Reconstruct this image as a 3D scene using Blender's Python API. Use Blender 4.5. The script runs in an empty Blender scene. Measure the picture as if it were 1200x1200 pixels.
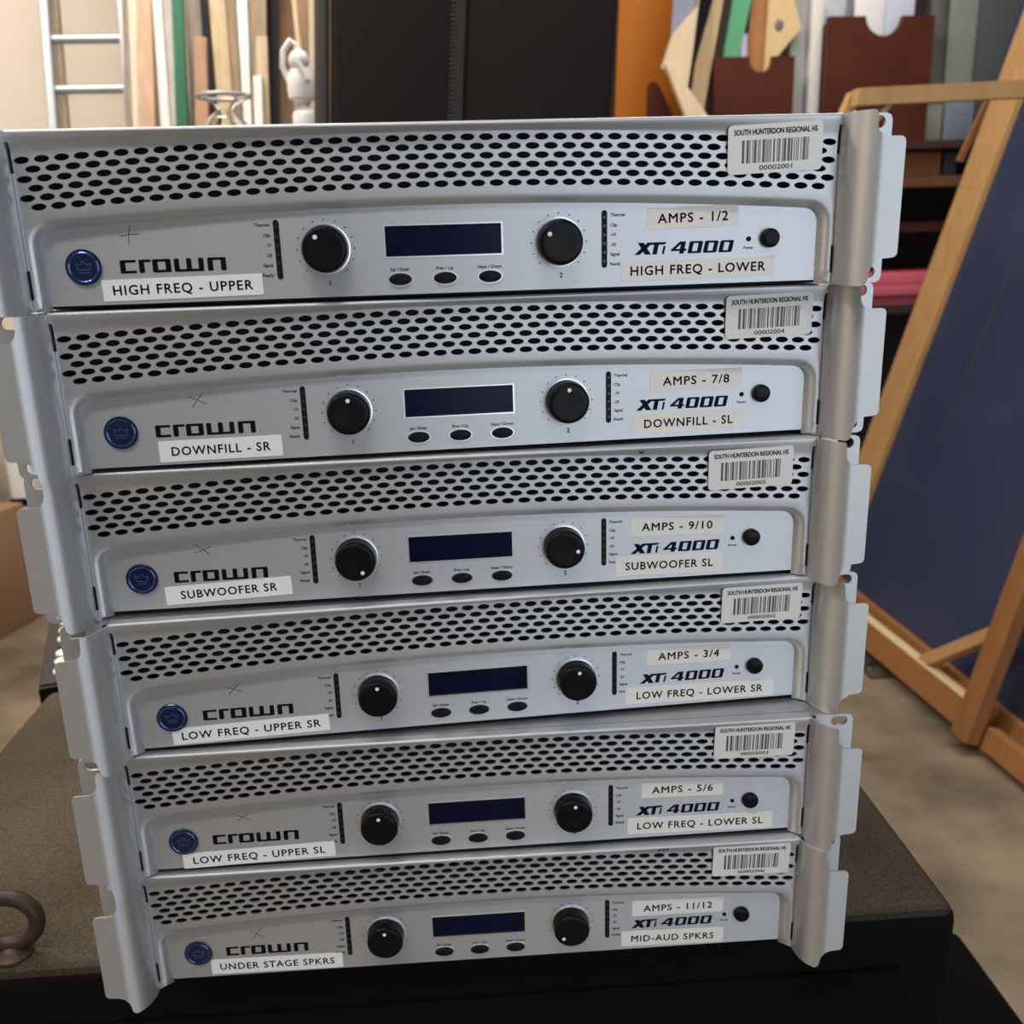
import bpy, bmesh, math, random
import numpy as np
from mathutils import Vector, Matrix
from mathutils.geometry import delaunay_2d_cdt

S = 0.001                      # all lengths below are millimetres
sc = bpy.context.scene
COL = sc.collection
random.seed(4)

# ------------------------------------------------------------------ camera
cam_d = bpy.data.cameras.new('camera'); cam = bpy.data.objects.new('camera', cam_d); COL.objects.link(cam)
yw, pt, rl = math.radians(5.14), math.radians(-16.2), math.radians(-1.74)
f_ = Vector((math.sin(yw)*math.cos(pt), math.cos(yw)*math.cos(pt), math.sin(pt)))
r_ = Vector((math.cos(yw), -math.sin(yw), 0)); u_ = r_.cross(f_)
rr = math.cos(rl)*r_ + math.sin(rl)*u_; uu = -math.sin(rl)*r_ + math.cos(rl)*u_
M = Matrix((rr, uu, -f_)).transposed().to_4x4(); M.translation = Vector((-19.71, -537.8, 478.07))*S
cam.matrix_world = M
cam_d.sensor_width = 36; cam_d.lens = 1131.66/1200*36
cam_d.shift_x = 8.0/1200; cam_d.shift_y = 0.9/1200
cam_d.clip_start = 0.01; cam_d.clip_end = 60
cam_d.dof.use_dof = True; cam_d.dof.focus_distance = 0.57; cam_d.dof.aperture_fstop = 11.0
sc.camera = cam

# ------------------------------------------------------------------ light
vs = sc.view_settings
vs.view_transform = 'Standard'; vs.look = 'None'; vs.gamma = 1; vs.use_curve_mapping = False; vs.exposure = 0.04
w = bpy.data.worlds.new('world'); sc.world = w; w.use_nodes = True
bg = w.node_tree.nodes['Background']; bg.inputs[0].default_value = (0.80, 0.83, 0.88, 1); bg.inputs[1].default_value = 0.22

def area(name, loc, aim, sx, sy, watts, col):
    d = bpy.data.lights.new(name, 'AREA'); d.shape = 'RECTANGLE'; d.size = sx; d.size_y = sy; d.energy = watts; d.color = col
    o = bpy.data.objects.new(name, d); COL.objects.link(o); o.location = loc
    o.rotation_euler = (Vector(aim)-Vector(loc)).to_track_quat('-Z', 'Y').to_euler()
    return o
# daylight through the open door behind the camera on the right; two ceiling fixtures over the room
area('door_daylight', (1.9, -3.4, 0.6), (0.1, 0.2, 0.2), 3.4, 2.8, 52, (0.80, 0.89, 1.0))
area('ceiling_light', (-1.0, 1.3, 2.7), (-0.9, 2.0, 0.0), 1.6, 0.5, 72, (1.0, 0.93, 0.84))
area('ceiling_light', (1.2, 1.2, 2.7), (1.3, 1.9, -0.8), 1.6, 0.4, 42, (1.0, 0.90, 0.78))
area('ceiling_light', (-0.5, -1.2, 2.7), (-0.5, -1.0, -0.8), 1.8, 0.3, 26, (1.0, 0.96, 0.9))
area('ceiling_light', (-2.0, -0.8, 2.7), (-2.3, -0.8, -0.8), 1.6, 0.4, 40, (1.0, 0.90, 0.76))

# ------------------------------------------------------------------ materials
MATS = {}
def mat(name, col, rough=0.6, metal=0.0, noise=0.0, nscale=20, bump=0.0, bscale=60, col2=None, stretch=(1,1,1), spec=0.5, coat=0.0, emis=None):
    if name in MATS: return MATS[name]
    m = bpy.data.materials.new(name); m.use_nodes = True; nt = m.node_tree; N = nt.nodes; L = nt.links
    b = N['Principled BSDF']
    b.inputs['Base Color'].default_value = (*col, 1); b.inputs['Roughness'].default_value = rough
    b.inputs['Metallic'].default_value = metal; b.inputs['Specular IOR Level'].default_value = spec
    b.inputs['Coat Weight'].default_value = coat; b.inputs['Coat Roughness'].default_value = 0.05
    if emis: b.inputs['Emission Color'].default_value = (*emis[:3], 1); b.inputs['Emission Strength'].default_value = emis[3]
    if noise or bump:
        tc = N.new('ShaderNodeTexCoord'); mp = N.new('ShaderNodeMapping'); mp.inputs['Scale'].default_value = stretch
        L.new(tc.outputs['Object'], mp.inputs[0])
    if noise:
        n = N.new('ShaderNodeTexNoise'); n.inputs['Scale'].default_value = nscale; n.inputs['Detail'].default_value = 6
        L.new(mp.outputs[0], n.inputs['Vector'])
        r = N.new('ShaderNodeValToRGB'); c2 = col2 or tuple(max(0, c*(1-noise)) for c in col)
        r.color_ramp.elements[0].position = 0.32; r.color_ramp.elements[1].position = 0.68
        r.color_ramp.elements[0].color = (*c2, 1); r.color_ramp.elements[1].color = (*col, 1)
        L.new(n.outputs['Fac'], r.inputs[0]); L.new(r.outputs[0], b.inputs['Base Color'])
    if bump:
        n2 = N.new('ShaderNodeTexNoise'); n2.inputs['Scale'].default_value = bscale; n2.inputs['Detail'].default_value = 4
        L.new(mp.outputs[0], n2.inputs['Vector'])
        bp = N.new('ShaderNodeBump'); bp.inputs['Strength'].default_value = bump; bp.inputs['Distance'].default_value = 0.002
        L.new(n2.outputs['Fac'], bp.inputs['Height']); L.new(bp.outputs[0], b.inputs['Normal'])
    MATS[name] = m; return m

ALU = mat('brushed_aluminium', (0.60, 0.615, 0.64), 0.36, 0.85, noise=0.07, nscale=60, stretch=(1, 25, 25), bump=0.05, bscale=120)
EARM = mat('brushed_ear', (0.58, 0.585, 0.59), 0.46, 0.80, noise=0.06, nscale=60, stretch=(1, 25, 25), bump=0.04, bscale=120)
PANEL = mat('brushed_panel', (0.62, 0.64, 0.67), 0.34, 0.85, noise=0.06, nscale=70, stretch=(1, 25, 25), bump=0.04, bscale=140)
STEEL = mat('zinc_steel', (0.55, 0.56, 0.57), 0.40, 0.9, noise=0.1, nscale=40)
BLACKIN = mat('dark_interior', (0.006, 0.006, 0.008), 0.8)
KNOB = mat('black_knob', (0.005, 0.005, 0.006), 0.30, spec=0.15)
RUBBER = mat('black_rubber', (0.006, 0.006, 0.008), 0.45, spec=0.15)
WHITE = mat('white_dot', (0.85, 0.85, 0.85), 0.5)
INK = mat('black_print', (0.004, 0.004, 0.007), 0.6, spec=.1)
INKB = mat('navy_print', (0.003, 0.006, 0.022), 0.6, spec=.1)
GREYINK = mat('grey_print', (0.022, 0.024, 0.032), 0.6, spec=.1)
PEN = mat('marker_ink', (0.03, 0.03, 0.05), 0.6)
LCD = mat('display_glass', (0.004, 0.008, 0.032), 0.16, 0.0, noise=0.5, nscale=30, col2=(0.002, 0.003, 0.016), spec=.12)
RIM = mat('bright_edge', (0.8, 0.82, 0.85), 0.25, 0.9)
BADGE = mat('blue_enamel', (0.003, 0.012, 0.055), 0.18, 0.3, coat=0.4)
BADGE2 = mat('blue_enamel_ring', (0.03, 0.07, 0.22), 0.16, 0.7, coat=0.6)
EMB = mat('emblem_line', (0.06, 0.10, 0.26), 0.3, 0.2)
TAPE = mat('white_tape', (0.84, 0.84, 0.83), 0.45)
TAPE2 = mat('cream_tape', (0.80, 0.785, 0.75), 0.5)
STK = mat('sticker_white', (0.78, 0.78, 0.77), 0.4)
BAR = mat('barcode_grey', (0.10, 0.095, 0.10), 0.5)

for m_ in (ALU, PANEL, EARM):                      # horizontal brushing smears reflections vertically
    b_ = m_.node_tree.nodes['Principled BSDF']; cx_ = m_.node_tree.nodes.new('ShaderNodeCombineXYZ'); cx_.inputs[2].default_value = 1
    m_.node_tree.links.new(cx_.outputs[0], b_.inputs['Tangent']); b_.inputs['Anisotropic'].default_value = 0.8
    b_.inputs['Roughness'].default_value = 0.42

# ------------------------------------------------------------------ helpers
def link(name, me, m, parent=None, smooth=False, ang=35):
    o = bpy.data.objects.new(name, me); COL.objects.link(o)
    if m and not me.materials: me.materials.append(m)
    if parent: o.parent = parent
    if smooth and not me.get('sm'):
        me.shade_smooth(); me.set_sharp_from_angle(angle=math.radians(ang)); me['sm'] = 1
    return o
def mesh(name, V, F):
    me = bpy.data.meshes.new(name); me.from_pydata([tuple(c*S for c in v) for v in V], [], F); me.update(); return me
def bmesh_mesh(name, bm):
    me = bpy.data.meshes.new(name); bmesh.ops.recalc_face_normals(bm, faces=bm.faces)
    bmesh.ops.scale(bm, vec=(S, S, S), verts=bm.verts); bm.to_mesh(me); bm.free(); return me
def box_bm(bm, x0, x1, y0, y1, z0, z1, bev=0, seg=2, mtx=None):
    r = bmesh.ops.create_cube(bm, size=1); vs_ = r['verts']
    for v in vs_:
        v.co = Vector(((x0+x1)/2+v.co.x*(x1-x0), (y0+y1)/2+v.co.y*(y1-y0), (z0+z1)/2+v.co.z*(z1-z0)))
    es = list({e for v in vs_ for e in v.link_edges})
    if bev:
        rb = bmesh.ops.bevel(bm, geom=es, offset=bev, segments=seg, affect='EDGES', profile=0.5); vs_ = list({v for f in rb['faces'] for v in f.verts} | {v for v in vs_ if v.is_valid})
    if mtx: bmesh.ops.transform(bm, matrix=mtx, verts=[v for v in vs_ if v.is_valid])
    return vs_
def box(name, x0, x1, y0, y1, z0, z1, m, parent=None, bev=0, seg=2):
    bm = bmesh.new(); box_bm(bm, x0, x1, y0, y1, z0, z1, bev, seg)
    return link(name, bmesh_mesh(name, bm), m, parent, smooth=bool(bev))
def tag(o, label=None, cat=None, group=None, kind=None):
    if label: o['label'] = label
    if cat: o['category'] = cat
    if group: o['group'] = group
    if kind: o['kind'] = kind
    return o
def empty(name, loc=(0,0,0), rz=0):
    o = bpy.data.objects.new(name, None); COL.objects.link(o); o.empty_display_size = 0.05
    o.location = Vector(loc)*S; o.rotation_euler = (0, 0, rz); return o
def lathe(prof, n=40, axis='Y', cx=0, cz=0, y0=0):
    """profile [(r, h)] turned about -Y through (cx, cz): h mm in front of the panel"""
    V, F = [], []
    for r, h in prof:
        for k in range(n):
            a = 2*math.pi*k/n
            if axis == 'Y': V.append((cx+r*math.cos(a), y0-h, cz+r*math.sin(a)))
            else: V.append((cx+r*math.cos(a), y0+r*math.sin(a), cz+h))
    m_ = len(prof)
    for i in range(m_-1):
        for k in range(n):
            a, b = i*n+k, i*n+(k+1) % n
            F.append((a, a+n, b+n, b) if axis == 'Y' else (a, b, b+n, a+n))
    F.append(tuple((m_-1)*n+k for k in range(n))[::(-1 if axis == 'Y' else 1)])
    return V, F
def tube(pts, r, n=10, closed=False):
    V, F = [], []; P = [Vector(p) for p in pts]; L_ = len(P)
    for i, p in enumerate(P):
        a = P[(i-1) % L_] if (closed or i > 0) else P[i]; b = P[(i+1) % L_] if (closed or i < L_-1) else P[i]
        t = (b-a).normalized(); ref = Vector((0, 1, 0)) if abs(t.y) < .9 else Vector((1, 0, 0))
        u = t.cross(ref).normalized(); v = t.cross(u)
        rr_ = r[i] if isinstance(r, (list, tuple)) else r
        for k in range(n):
            q = p+u*rr_*math.cos(2*math.pi*k/n)+v*rr_*math.sin(2*math.pi*k/n); V.append(tuple(q))
    for i in range(L_ if closed else L_-1):
        for k in range(n):
            j = (i+1) % L_; F.append((i*n+k, i*n+(k+1) % n, j*n+(k+1) % n, j*n+k))
    if not closed: F.append(tuple(range(n))[::-1]); F.append(tuple((L_-1)*n+k for k in range(n)))
    return V, F
def prism(name, poly, y0, y1, m, parent=None):
    """polygon in x,z given real thickness from y0 to y1"""
    n = len(poly); V = [(x, y0, z) for x, z in poly]+[(x, y1, z) for x, z in poly]
    F = [tuple(range(n)), tuple(range(n, 2*n))[::-1]]+[(i, i+n, (i+1) % n+n, (i+1) % n) for i in range(n)]
    bm = bmesh.new(); vv = [bm.verts.new(v) for v in V]
    for f in F: bm.faces.new([vv[i] for i in f])
    return link(name, bmesh_mesh(name, bm), m, parent)
def rrect(cx, cz, w_, h_, r, n=5):
    o = []
    for sx, sz, a0 in ((1, 1, 0), (-1, 1, 90), (-1, -1, 180), (1, -1, 270)):
        for k in range(n+1):
            a = math.radians(a0+90*k/n); o.append((cx+sx*(w_/2-r)+r*math.cos(a), cz+sz*(h_/2-r)+r*math.sin(a)))
    return o
def inside(px, pz, poly):
    c = np.zeros(len(px), bool); P = np.array(poly); Q = np.roll(P, -1, 0)
    for (x1, z1), (x2, z2) in zip(P, Q):
        if z1 == z2: continue
        m_ = ((z1 > pz) != (z2 > pz)) & (px < (x2-x1)*(pz-z1)/(z2-z1)+x1); c ^= m_
    return c
def dist(px, pz, line):
    d = np.full(len(px), 1e9)
    for (x1, z1), (x2, z2) in zip(line[:-1], line[1:]):
        dx, dz = x2-x1, z2-z1; t = np.clip(((px-x1)*dx+(pz-z1)*dz)/(dx*dx+dz*dz+1e-12), 0, 1)
        d = np.minimum(d, np.hypot(px-x1-t*dx, pz-z1-t*dz))
    return d
def sheet(name, outer, holes, extra, fmap, thick, m, ang=32, lines=()):
    """thin bent plate cut from a flat pattern: outline, true cut-outs, mapped to 3-D, given thickness"""
    pts, edges = [], []
    for lp in [outer]+holes:
        b = len(pts); pts += [Vector(p) for p in lp]; edges += [(b+i, b+(i+1) % len(lp)) for i in range(len(lp))]
    for a, b in lines: edges.append((len(pts), len(pts)+1)); pts += [Vector(a), Vector(b)]
    pts += [Vector(p) for p in extra]
    vo, eo, fo, *_ = delaunay_2d_cdt(pts, edges, [], 0, 1e-4)
    P = np.array([(v.x, v.y) for v in vo]); T = np.array([tuple(f) for f in fo])
    c = P[T].mean(1); keep = inside(c[:, 0], c[:, 1], outer)
    for h in holes:
        H = np.array(h); lo, hi = H.min(0), H.max(0)
        idx = np.where(keep & (c[:, 0] > lo[0]) & (c[:, 0] < hi[0]) & (c[:, 1] > lo[1]) & (c[:, 1] < hi[1]))[0]
        if len(idx): keep[idx[inside(c[idx, 0], c[idx, 1], h)]] = False
    a_, b_, c_ = P[T[:, 0]], P[T[:, 1]], P[T[:, 2]]
    area_ = (b_[:, 0]-a_[:, 0])*(c_[:, 1]-a_[:, 1])-(b_[:, 1]-a_[:, 1])*(c_[:, 0]-a_[:, 0])
    keep &= np.abs(area_) > 1e-7
    T = T[keep]; T[area_[keep] < 0] = T[area_[keep] < 0][:, ::-1]
    Q = fmap(P[:, 0], P[:, 1])                     # n x 3
    fn = np.cross(Q[T[:, 1]]-Q[T[:, 0]], Q[T[:, 2]]-Q[T[:, 0]])
    vn = np.zeros_like(Q)
    for k in range(3): np.add.at(vn, T[:, k], fn)
    vn /= np.linalg.norm(vn, axis=1, keepdims=True)+1e-12
    B = Q-vn*thick; n = len(Q)
    from collections import Counter
    ec = Counter()
    for t in T:
        for i in range(3): ec[(t[i], t[(i+1) % 3])] += 1
    F = [tuple(int(q) for q in t) for t in T]+[tuple(int(q)+n for q in t[::-1]) for t in T]
    F += [(int(b), int(a), int(a)+n, int(b)+n) for (a, b) in ec if (b, a) not in ec]
    V = np.vstack([Q, B]); used = sorted({i for f in F for i in f}); re = {o: i for i, o in enumerate(used)}
    me = mesh(name, [tuple(V[i]) for i in used], [tuple(re[i] for i in f) for f in F])
    me.materials.append(m); me.shade_smooth(); me.set_sharp_from_angle(angle=math.radians(ang)); me['sm'] = 1
    return me
TXT = {}
def text_mesh(s, size, bold=0.0, shear=0.0, width=None, space=1.0, fat=0.0):
    """flat lettering lying in x,z, centred on 0; size = cap height in mm; width squeezes it to fit"""
    key = (s, size, bold, shear, width, space, fat)
    if key in TXT: return TXT[key]
    c = bpy.data.curves.new('lettering', 'FONT'); c.body = s; c.size = 1; c.offset = bold; c.shear = shear; c.resolution_u = 3
    c.space_character = space; o = bpy.data.objects.new('t', c); COL.objects.link(o)
    dg = bpy.context.evaluated_depsgraph_get(); me = bpy.data.meshes.new_from_object(o.evaluated_get(dg))
    bpy.data.objects.remove(o); me.materials.clear(); me.name = 'lettering'
    n = len(me.vertices); a = np.zeros(n*3); me.vertices.foreach_get('co', a); a = a.reshape(n, 3)
    sc_ = size/0.70; mn, mx = a[:, 0].min(), a[:, 0].max(); kx = (width/(mx-mn)) if width else sc_
    b = np.zeros_like(a); b[:, 0] = (a[:, 0]-(mn+mx)/2)*kx*S; b[:, 2] = (a[:, 1]*sc_-size/2)*S; b[:, 1] = 0
    me.vertices.foreach_set('co', b.ravel()); me.update()
    if fat:                                        # heavier strokes: the same glyphs laid over one another
        fs = [tuple(p.vertices) for p in me.polygons]; V, F = [], []
        for dx, dz in ((-1, 0), (1, 0), (0, -1), (0, 1), (-.7, -.7), (.7, .7), (-.7, .7), (.7, -.7)):
            k = len(V); V += [(v[0]+dx*fat*S, 0, v[2]+dz*fat*S) for v in b]; F += [tuple(q+k for q in f) for f in fs]
        me = bpy.data.meshes.new('lettering'); me.from_pydata(V, [], F); me.update()
    TXT[key] = me; return me
def lettering(name, s, cx, cz, y, size, m, parent, **k):
    ang = k.pop('ang', 0); me = text_mesh(s, size, **k)
    if not me.materials: me.materials.append(m)
    o = bpy.data.objects.new(name, me); COL.objects.link(o); o.parent = parent
    o.location = (cx*S, y*S, cz*S); o.rotation_euler = (0, -math.radians(ang), 0); return o
def flatshape(polys, y, t=0.05):
    """list of x,z polygons as very thin raised print"""
    V, F = [], []
    for p in polys:
        b = len(V); n = len(p); V += [(x, y, z) for x, z in p]+[(x, y+t, z) for x, z in p]
        F.append(tuple(range(b, b+n))); F += [(b+i, b+i+n, b+(i+1) % n+n, b+(i+1) % n) for i in range(n)]
    return V, F
def R4(x0, x1, z0, z1, sh=0, zb=0): return [(x0+sh*(z0-zb), z0), (x1+sh*(z0-zb), z0), (x1+sh*(z1-zb), z1), (x0+sh*(z1-zb), z1)]

# ------------------------------------------------------------------ amplifier faceplate geometry
ZT = 88.5
def yface(x): return -(3.7+2.4*np.minimum(1, np.abs(x)/208)**2)
def paneltop(x): return 48-1.75e-4*x*x
PX = 206.3
def panel_outline(bottom):
    o = [(-PX, bottom)]
    r = 8.0; zc = paneltop(PX-8)
    o += [(-PX, 15), (-PX, zc-r)]
    for k in range(1, 8): a = math.radians(180-90*k/8*1.0); o.append((-PX+r+r*math.cos(a), zc-r+r*math.sin(a)))
    for k in range(0, 29): x = -PX+r+(2*PX-2*r)*k/28; o.append((x, paneltop(x)))
    for k in range(7, 0, -1): a = math.radians(90*k/8*0.98); o.append((PX-r+r*math.cos(a), zc-r+r*math.sin(a)))
    o += [(PX, zc-r), (PX, 15), (PX, bottom)]
    return o
PO = panel_outline(0.0)
def arch(x): return 6.6*(1-(x/208)**2)
HOLES = []
for r in range(6):
    odd = r % 2
    for k in range(43 if odd else 44):
        x = -208.3+9.69*k+(4.845 if odd else 0)
        zc = 74.4-4.53*r+arch(x); sl = -2*6.6*x/208**2
        HOLES.append([(x+3.75*math.cos(a), zc+1.72*math.sin(a)+sl*3.75*math.cos(a)) for a in [2*math.pi*(q+.5)/14 for q in range(14)]])
def face_map(x, v):
    z = np.minimum(v, 87.0); R = 1.5
    yf = yface(x)
    zt0 = 77.2+arch(x)
    bt = np.clip((z-zt0)/(87.0-zt0), 0, 1); bt = bt*bt*(3-2*bt)*0.5+bt*0.5
    zz = np.clip((z-48)/39, 0, 1)
    side = -6.0-3.0*np.clip((z-74)/13, 0, 1)
    bs = np.clip((np.abs(x)-212.3)/1.6, 0, 1)
    y = yf+(-9-yf)*bt
    y2 = yf+(side-yf)*bs
    y = np.minimum(y, y2)
    d = dist(x, np.minimum(v, 60), PO); d = np.where(v < 62, d, 99)
    y = np.where(d < 5, y*np.sin(np.pi/2*np.clip(d/5, 0, 1))**0.9, y)
    s = np.clip(v-87.0, 0, None); a = np.minimum(s/R, np.pi/2)
    yy = y+np.where(s > 0, R*(1-np.cos(a)), 0)+np.clip(s-R*np.pi/2, 0, None)
    z = z+np.where(s > 0, R*np.sin(a), 0)
    return np.stack([x, yy, z], 1)
def faceplate_mesh():
    outer = [(-213.9, 0), (-PX, 0)]+PO[1:-1]+[(PX, 0), (213.9, 0)]
    for z0, z1 in ((6, 21), (68, 83)): outer += [(213.9, z0), (212.8, z0+.3), (212.8, z1-.3), (213.9, z1)]
    outer += [(213.9, 87), (213.9, 89.36), (213.9, 95), (-213.9, 95), (-213.9, 89.36), (-213.9, 87)]
    for z0, z1 in ((68, 83), (6, 21)): outer += [(-213.9, z1), (-212.8, z1-.3), (-212.8, z0+.3), (-213.9, z0)]
    ex = []
    ln = [((-214.5, v), (214.5, v)) for v in (87.0, 87.5, 88.0, 88.45, 88.9, 89.36)]
    ln += [((s_*212.3, 46), (s_*212.3, 87)) for s_ in (-1, 1)]
    H = np.array(PO); px = []
    for d in (0.9, 2.0, 3.4, 5.0):
        for i in range(1, len(PO)-1):
            a, b = H[i-1], H[i+1]; t = b-a; t /= np.hypot(*t); nrm = np.array([-t[1], t[0]])
            ex.append(tuple(H[i]+nrm*d)); 
            m_ = (H[i]+H[i+1])/2; t2 = H[i+1]-H[i]; t2 /= np.hypot(*t2)+1e-9; ex.append(tuple(m_+np.array([-t2[1], t2[0]])*d))
        for z in (2, 8, 20, 26):
            ex += [(-PX-d, z), (PX+d, z)]
    for x in np.linspace(-212, 212, 60):
        pass
    xs = np.linspace(-213.5, 213.5, 49)
    for q in (0.02, 0.2, 0.4, 0.6, 0.8):
        for a, b in zip(xs[:-1], xs[1:]):
            za, zb = (77.3+max(-.6, arch(t_)) for t_ in (a, b)); ln.append(((a, za+(87-za)*q), (b, zb+(87-zb)*q)))
    for z in np.arange(48, 87, 4.5):
        pass
    return sheet('faceplate', outer, HOLES, ex, face_map, 1.1, ALU, lines=ln)

def ear_map(sign):
    cx, cy, rx, ry = 229.5, -6.6, 15.6, 20.9
    al = [0]; N_ = 40
    for k in range(N_):
        a0, a1 = k/N_*math.pi/2, (k+1)/N_*math.pi/2
        al.append(al[-1]+math.hypot(rx*(math.cos(a0)-math.cos(a1)), ry*(math.sin(a0)-math.sin(a1))))
    al = np.array(al); AL = al[-1]
    def f(s, z):
        t = np.interp(np.clip(s, 0, AL), al, np.linspace(0, math.pi/2, N_+1))
        x = cx-rx*np.cos(t)+np.clip(s-AL, 0, None); y = cy-ry*np.sin(t)
        return np.stack([sign*x, y, z], 1)
    return f, AL
def ear_mesh(sign):
    f, AL = ear_map(sign)
    e = AL+10.8; t_ = AL-4.6
    out = [(0, 0), (0, 87.6)]
    out += [(AL*0.35, 88.2), (t_-2.0, 88.2), (t_-.6, 87.6), (t_, 86.2)]
    out += [(t_+.1, 80.5), (t_+.8, 78), (t_+2.6, 76), (t_+5, 75.1)]
    out += [(e-2.8, 75), (e-1.4, 74.6), (e-.4, 73.6), (e, 72.2), (e, 16.8), (e-.4, 15.4), (e-1.4, 14.4), (e-2.8, 14.0)]
    out += [(t_+7.0, 13.6), (t_+3.8, 12.2), (t_+1.6, 9.4), (t_+.6, 6.0), (t_+.2, 2.6), (t_-.8, .6), (t_-2.6, -.5), (AL*.5, -.4)]
    ex = []; ln = [((sign*AL*k/24, -3), (sign*AL*k/24, 92)) for k in range(1, 25)]
    ff = (lambda s, z: f(s, z)) if sign > 0 else (lambda s, z: f(-s, z))
    if sign < 0:
        out = [(-s, z) for s, z in out]; ex = [(-s, z) for s, z in ex]
    if sign > 0: out = out[::-1]
    return sheet('rack_ear', out, [], ex, ff, 1.3, EARM, lines=ln)
def obround(cx, cz, w_, h_): return rrect(cx, cz, w_, h_, h_/2*0.98, 5)
def mount_mesh(sign):
    out = [(217.5, 0.2), (238.5, 0.2), (241.0, 1.2), (241.9, 3.5), (241.9, 85.0), (241.0, 87.3), (238.5, 88.3), (217.5, 88.3)]
    out = [(sign*x, z) for x, z in out]
    h = [[(sign*x, z) for x, z in obround(232.8, c, 10.6, 6.4)] for c in (84.4-0.6, 6.0)]
    ff = lambda x, z: np.stack([x, np.full_like(x, -7.6), z], 1)
    return sheet('mounting_flange', out, h, [], ff, 2.0, ALU)
DISP = [(-31.0, 22.2), (31.1, 22.2), (31.1, 37.9), (-31.0, 37.9)]
BTN = [(-24.1, 10.3), (0.0, 10.3), (24.4, 10.3)]
def panel_mesh():
    out = panel_outline(2.3)
    out = out[::-1]
    inset = []
    for x, z in out: inset.append((x, z))
    ff = lambda x, z: np.stack([x, np.zeros_like(x), z], 1)
    return sheet('control_panel', inset, [DISP], [], ff, 1.0, PANEL)

MC = {}
def cached(k, fn):
    if k not in MC: MC[k] = fn()
    return MC[k]
def mk(V, F): return lambda: mesh('part', V, F)

def crown_polys():
    T = 3.0; t = 1.35; z0, z1 = 18.0, 24.8; o = []
    def bar(a, b): return R4(a, b, z0, z1)
    def r2(x0, x1, za, zb, c=0.5):
        return [(x0+c, za), (x1-c, za), (x1, za+c), (x1, zb-c), (x1-c, zb), (x0+c, zb), (x0, zb-c), (x0, za+c)]
    o += [r2(-169.4, -166.6, z0, z1), R4(-168, -161.2, z1-t, z1), R4(-168, -161.2, z0, z0+t)]          # c
    o += [r2(-159.8, -157.0, z0, z1), R4(-158.5, -153.6, z1-t, z1)]                                     # r
    o += [r2(-152.9, -150.1, z0, z1), r2(-146.2, -143.4, z0, z1), R4(-151.5, -144.5, z1-t, z1), R4(-151.5, -144.5, z0, z0+t)]   # o
    o += [r2(-141.8, -139.1, z0, z1), r2(-135.5, -132.8, z0, z1), r2(-129.3, -126.6, z0, z1), R4(-140.5, -128, z0, z0+t)]       # w
    o += [r2(-124.6, -121.8, z0, z1), r2(-117.8, -115.0, z0, z1), R4(-123.2, -116.4, z1-t, z1)]         # n
    return o
def model_polys():
    sh = 0.20; z0, z1 = 18.9, 25.3; o = []
    def q(*p): o.append([(x+sh*(z-z0), z) for x, z in p])
    q((103.8, z0), (106.9, z0), (113.2, z1), (110.0, z1)); q((104.6, z1), (107.9, z1), (113.2, z0), (109.8, z0))     # X
    q((111.0, z1), (119.6, z1), (119.6, z1-1.3), (111.0, z1-1.3)); q((113.9, z0), (116.5, z0), (116.5, z1), (113.9, z1))  # T
    q((119.3, z0), (120.5, z0), (120.5, z0+4.4), (119.3, z0+4.4)); q((119.3, z1-1.0), (120.5, z1-1.0), (120.5, z1), (119.3, z1))  # i
    q((128.9, z0), (131.5, z0), (131.5, z1), (128.9, z1)); q((124.0, z0+1.4), (132.6, z0+1.4), (132.6, z0+2.5), (124.0, z0+2.5))
    q((124.0, z0+2.2), (126.2, z0+2.2), (130.2, z1), (128.0, z1))                                                   # 4
    for x in (133.6, 142.3, 151.0):
        q((x, z0+.5), (x+.5, z0), (x+2.4, z0), (x+2.4, z1), (x+.5, z1), (x, z1-.5)); q((x+5.2, z0), (x+7.0, z0), (x+7.6, z0+.5), (x+7.6, z1-.5), (x+7.0, z1), (x+5.2, z1))
        q((x+2, z0), (x+5.6, z0), (x+5.6, z0+1.1), (x+2, z0+1.1)); q((x+2, z1-1.1), (x+5.6, z1-1.1), (x+5.6, z1), (x+2, z1))
    return o
def seglist(pts, w_):
    o = []
    for (x1, z1), (x2, z2) in zip(pts[:-1], pts[1:]):
        dx, dz = x2-x1, z2-z1; l = math.hypot(dx, dz); nx, nz = -dz/l*w_/2, dx/l*w_/2
        o.append([(x1+nx, z1+nz), (x1-nx, z1-nz), (x2-nx, z2-nz), (x2+nx, z2+nz)])
    return o
def disc(cx, cz, r, n=12): return [(cx+r*math.cos(2*math.pi*k/n), cz+r*math.sin(2*math.pi*k/n)) for k in range(n)]
def shapeobj(key, name, polys, y, m, parent, t=0.05, label=None):
    me = cached(key, lambda: mesh(name, *flatshape(polys, y, t))); o = link(name, me, m, parent)
    if label: o['label'] = label
    return o
def bars():
    rnd = random.Random(11); x = -18.2; o = []
    while x < 18:
        w_ = rnd.choice((0.45, 0.45, 0.9, 1.35)); o.append(R4(x, min(x+w_, 18.3), -6.9, 4.6)); x += w_+rnd.choice((0.4, 0.4, 0.8, 1.1))
    return o

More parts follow.
